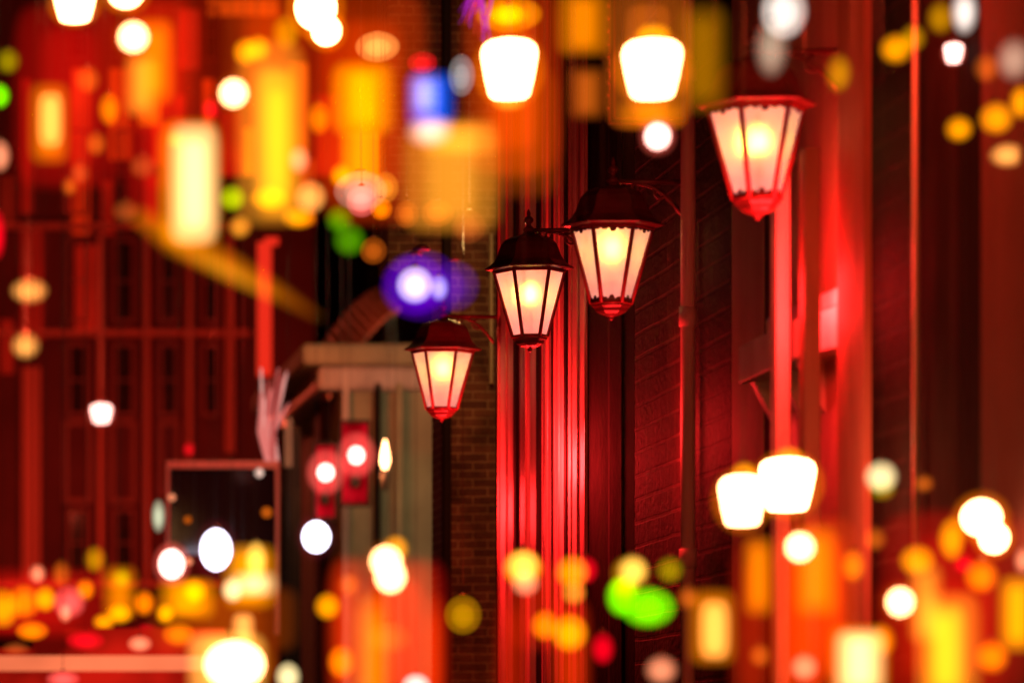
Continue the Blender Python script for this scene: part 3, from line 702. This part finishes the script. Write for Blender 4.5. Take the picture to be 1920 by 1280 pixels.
# ------------------------------------------------------------------ single pieces
# hanging sign frame round the right white lamp
def bar(mb, p, q, r): mb.tube([p, q], r, 8)
D = 10.4; t = empty('hanging_sign', at(1215,100,D), 'thin reddish hanging sign frame around the right white lamp', 'sign')
m = MB(); L0 = t.location
for (a_, b_) in (((1143,-60),(1143,232)),((1143,232),(1288,232)),((1288,232),(1288,-60)),((1152,-60),(1152,222)),((1152,222),(1280,222))):
    bar(m, at(*a_,D)-L0, at(*b_,D)-L0, .0035)
for i in range(9): m.ell(.006,.006,.009, tuple(at(1141,10+24*i,D)-L0), 8, 6)
m.build('frame_bar', mat('red_brass', (.5,.16,.08), .35, metal=.5), t)
# glowing diagonal canopy edge
D = 5.2; p = [at(255,402,D), at(330,450,D), at(430,500,D), at(520,548,D), at(600,596,D)]
t = empty('festoon_light', p[2], 'diagonal orange glowing light hose running down to the smallest lantern', 'light hose')
m = MB().tube([q-p[2] for q in p], [.010,.018,.016,.010,.003], 14); m.build('light_hose', glow_volume((1,.24,0), .62, .036), t)
m = MB().tube([q-p[2]+Vector((0,.02,-.004)) for q in p[1:4]], [.005,.009,.004], 12); m.build('bright_core', glow_volume((1,.5,.02), .45, .025), t)
# red post
D = 38; c = at(495,800,D); t = empty('neon_post', c, 'bright red upright neon post with short top arm', 'neon sign')
m = MB(); rect(m, 482,508,455,705,D,.06); m.v = [tuple(Vector(v)-c) for v in m.v]; m.build('post', glow('neonred',(1,.03,.012),.85), t)
m = MB(); rect(m, 494,520,448,462,D,.06,.07); m.v = [tuple(Vector(v)-c) for v in m.v]; m.build('top_arm', glow('neonred',(1,.04,.015),1.0), t)
# orange slatted awning
D = 27; c = at(650,640,D); t = empty('awning', c, 'orange brown slatted awning sloping beside the smallest lantern', 'awning')
for i in range(13):                                          # slats bent along a curve, rising to the right
    u = i/12; x0 = 572+u*130; y0 = 690-150*math.sin(u*1.35)
    a0, a1 = at(x0, y0, D), at(x0+42, y0+52*(1-.3*u), D-.9)
    a2, a3 = at(x0+7, y0-9, D), at(x0+49, y0+43*(1-.3*u), D-.9)
    vs = [a0,a1,a3,a2]; vs = vs+[v+Vector((0,0,-.03)) for v in vs]; vs = [v-c for v in vs]
    MB().add(vs, [(0,1,2,3),(7,6,5,4),(0,4,5,1),(1,5,6,2),(2,6,7,3),(3,7,4,0)]).build('slat', mat('orange_canvas',(.75,.22,.12),.5,.2,5), t)
lamp('awning_light', at(590,700,25.2)-c, 11, (1,.15,.03), t)  # added light with no fixture, brightens the slats
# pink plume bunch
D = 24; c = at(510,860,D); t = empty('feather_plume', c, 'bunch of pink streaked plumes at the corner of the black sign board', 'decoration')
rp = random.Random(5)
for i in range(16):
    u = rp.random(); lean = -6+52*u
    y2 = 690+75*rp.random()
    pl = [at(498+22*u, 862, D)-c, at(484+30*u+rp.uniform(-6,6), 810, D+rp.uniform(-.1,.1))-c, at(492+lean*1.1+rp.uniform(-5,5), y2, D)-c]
    MB().tube(pl, [.012, .016, .005], 8).build('plume', glow('plume%d'%(i%3),((.85,.20,.17),(.55,.08,.07),(.9,.4,.34))[i%3],.9), t)  # plumes emit their pink; the lit look is put into the colour
# dark sign board with frame
D = 25; c = at(415,1000,D); t = empty('sign_board', c, 'large black sign board with thin red frame at the lower left', 'sign')
def lr(x0,x1,y0,y1,D,th,pr=0):
    m = MB(); rect(m,x0,x1,y0,y1,D,th,pr); m.v = [tuple(Vector(v)-c) for v in m.v]; return m
lr(318,514,880,1040,D,.08).build('panel', mat('black_glass',(.012,.004,.006),.12), t)
lr(310,520,866,880,D,.12).build('frame_bar', mat('frame_red',(.6,.18,.14),.4), t)
lr(514,520,881,1190,D,.12).build('frame_bar', mat('frame_red',(.6,.18,.14),.4), t)
lr(310,315,881,1060,D,.12).build('frame_bar', mat('frame_red',(.6,.18,.14),.4), t)
for (x,y,r,k) in ((322,932,7,'salmon'),(352,974,7,'dimO'),(354,1052,7,'salmon'),(486,886,8,'paleP'),(500,960,10,'dimO')):
    MB().ell(r*D/F, .02, r*D/F, tuple(at(x,y,D-.12)-c)).build('bulb', gm(k), t)
lamp('sign_board_light', Vector((0,-1.2,1.0)), 30, RD, t)
# red awning across the lower left
D = 21; c = at(200,1240,D); t = empty('shop_awning', c, 'red glowing awning with pale light strip across the bottom left', 'awning')
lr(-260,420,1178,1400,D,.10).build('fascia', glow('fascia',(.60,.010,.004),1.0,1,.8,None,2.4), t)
lr(-260,385,1230,1258,D,.10,.104).build('light_strip', glow('strip',(1,.20,.08),1.1,1,.25,None,2.0), t)
lr(-200,60,1190,1215,D,.05,.104).build('dark_panel', BROWNWOOD, t)
# shop column right of sign: black lamp post with pipes
D = 25.5; c = at(545,900,D); t = empty('post', c, 'dark post with grey collars between black sign board and red framed lamps', 'post')
lr(522,560,800,1500,D,.2).build('column', DARKPAINT, t, bevel=.04)
lr(526,540,790,880,D,.06,.21).build('collar', mat('grey_metal',(.25,.22,.2),.3,metal=.5), t)
# red framed lamps on the cream shop
for (x0,x1,y0,y1,lx,ly,lab) in ((640,688,794,944,664,856,'red framed lit case with white lamp, the right and taller one'),(590,626,835,970,607,888,'red framed lit case with white lamp, the left and smaller one')):
    D = 25.3; c = at(lx, ly, D); t = empty('lamp_case', c, lab, 'lamp', 'red framed lamps by the cream shop')
    lr(x0,x1,y0,y1,D,.03).build('back_panel', glow('casered',(.62,.004,.012),1.0,1,.6,(.2,.0,.002),7), t)
    fr = MB()
    for q in ((x0-5,x0,y0,y1),(x1,x1+5,y0,y1),(x0-5,x1+5,y0-6,y0),(x0-5,x1+5,y1,y1+6)):
        rect(fr,*q,D,.06,.0)
    fr.v = [tuple(Vector(v)-c) for v in fr.v]; fr.build('frame', DARKPAINT, t)
    MB().ell(.048,.04,.052,(0,-.12,0)).build('lamp_globe', gm('pinkhot'), t); MB().ell(.12,.10,.14,(0,-.14,0)).build('halo_glow', glow_volume((1,.10,.08), .8, .2), t)  # outer ellipsoid is an added red halo, no glass shell
    lr(lx-8,lx+8,ly+36,ly+58,D,.04,.04).build('bracket', DARKPAINT, t)
    lamp('case_light', Vector((0,-.35,-.1)), 5, (1,.35,.12), t)
# flame-like reflection, built as a small glowing flame
D = 25.0; c = at(722,856,D); t = empty('flame_glint', c, 'narrow yellow flame-like reflection on the cream shop wall', 'lamp')
MB().lathe([(.004,.10),(.022,.02),(.026,-.03),(.012,-.07)], 12).build('glint_glow', gm('hot'), t)
MB().lathe([(.012,-.072),(.03,-.10),(.012,-.2)], 12).build('added_glint_base', CAP, t)
lamp('shop_front_fill', Vector((.4,-1.6,.5)), 42, (1,.82,.45), t)  # added light well in front of the flame, brightens the shop wall
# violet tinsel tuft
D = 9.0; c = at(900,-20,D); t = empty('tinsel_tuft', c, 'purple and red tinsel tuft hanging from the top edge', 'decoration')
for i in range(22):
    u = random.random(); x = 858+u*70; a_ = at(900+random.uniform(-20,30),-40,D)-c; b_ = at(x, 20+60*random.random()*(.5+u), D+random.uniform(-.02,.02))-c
    MB().tube([a_, (a_+b_)/2+Vector((.002,0,0)), b_], [.0022,.0018,.0006], 5).build('tinsel_strand', glow('tin%d'%(i%3), ((.35,.02,.5),(.75,.04,.03),(.25,.0,.35))[i%3], 1.0), t)  # strands emit; the lit look is put into their colour
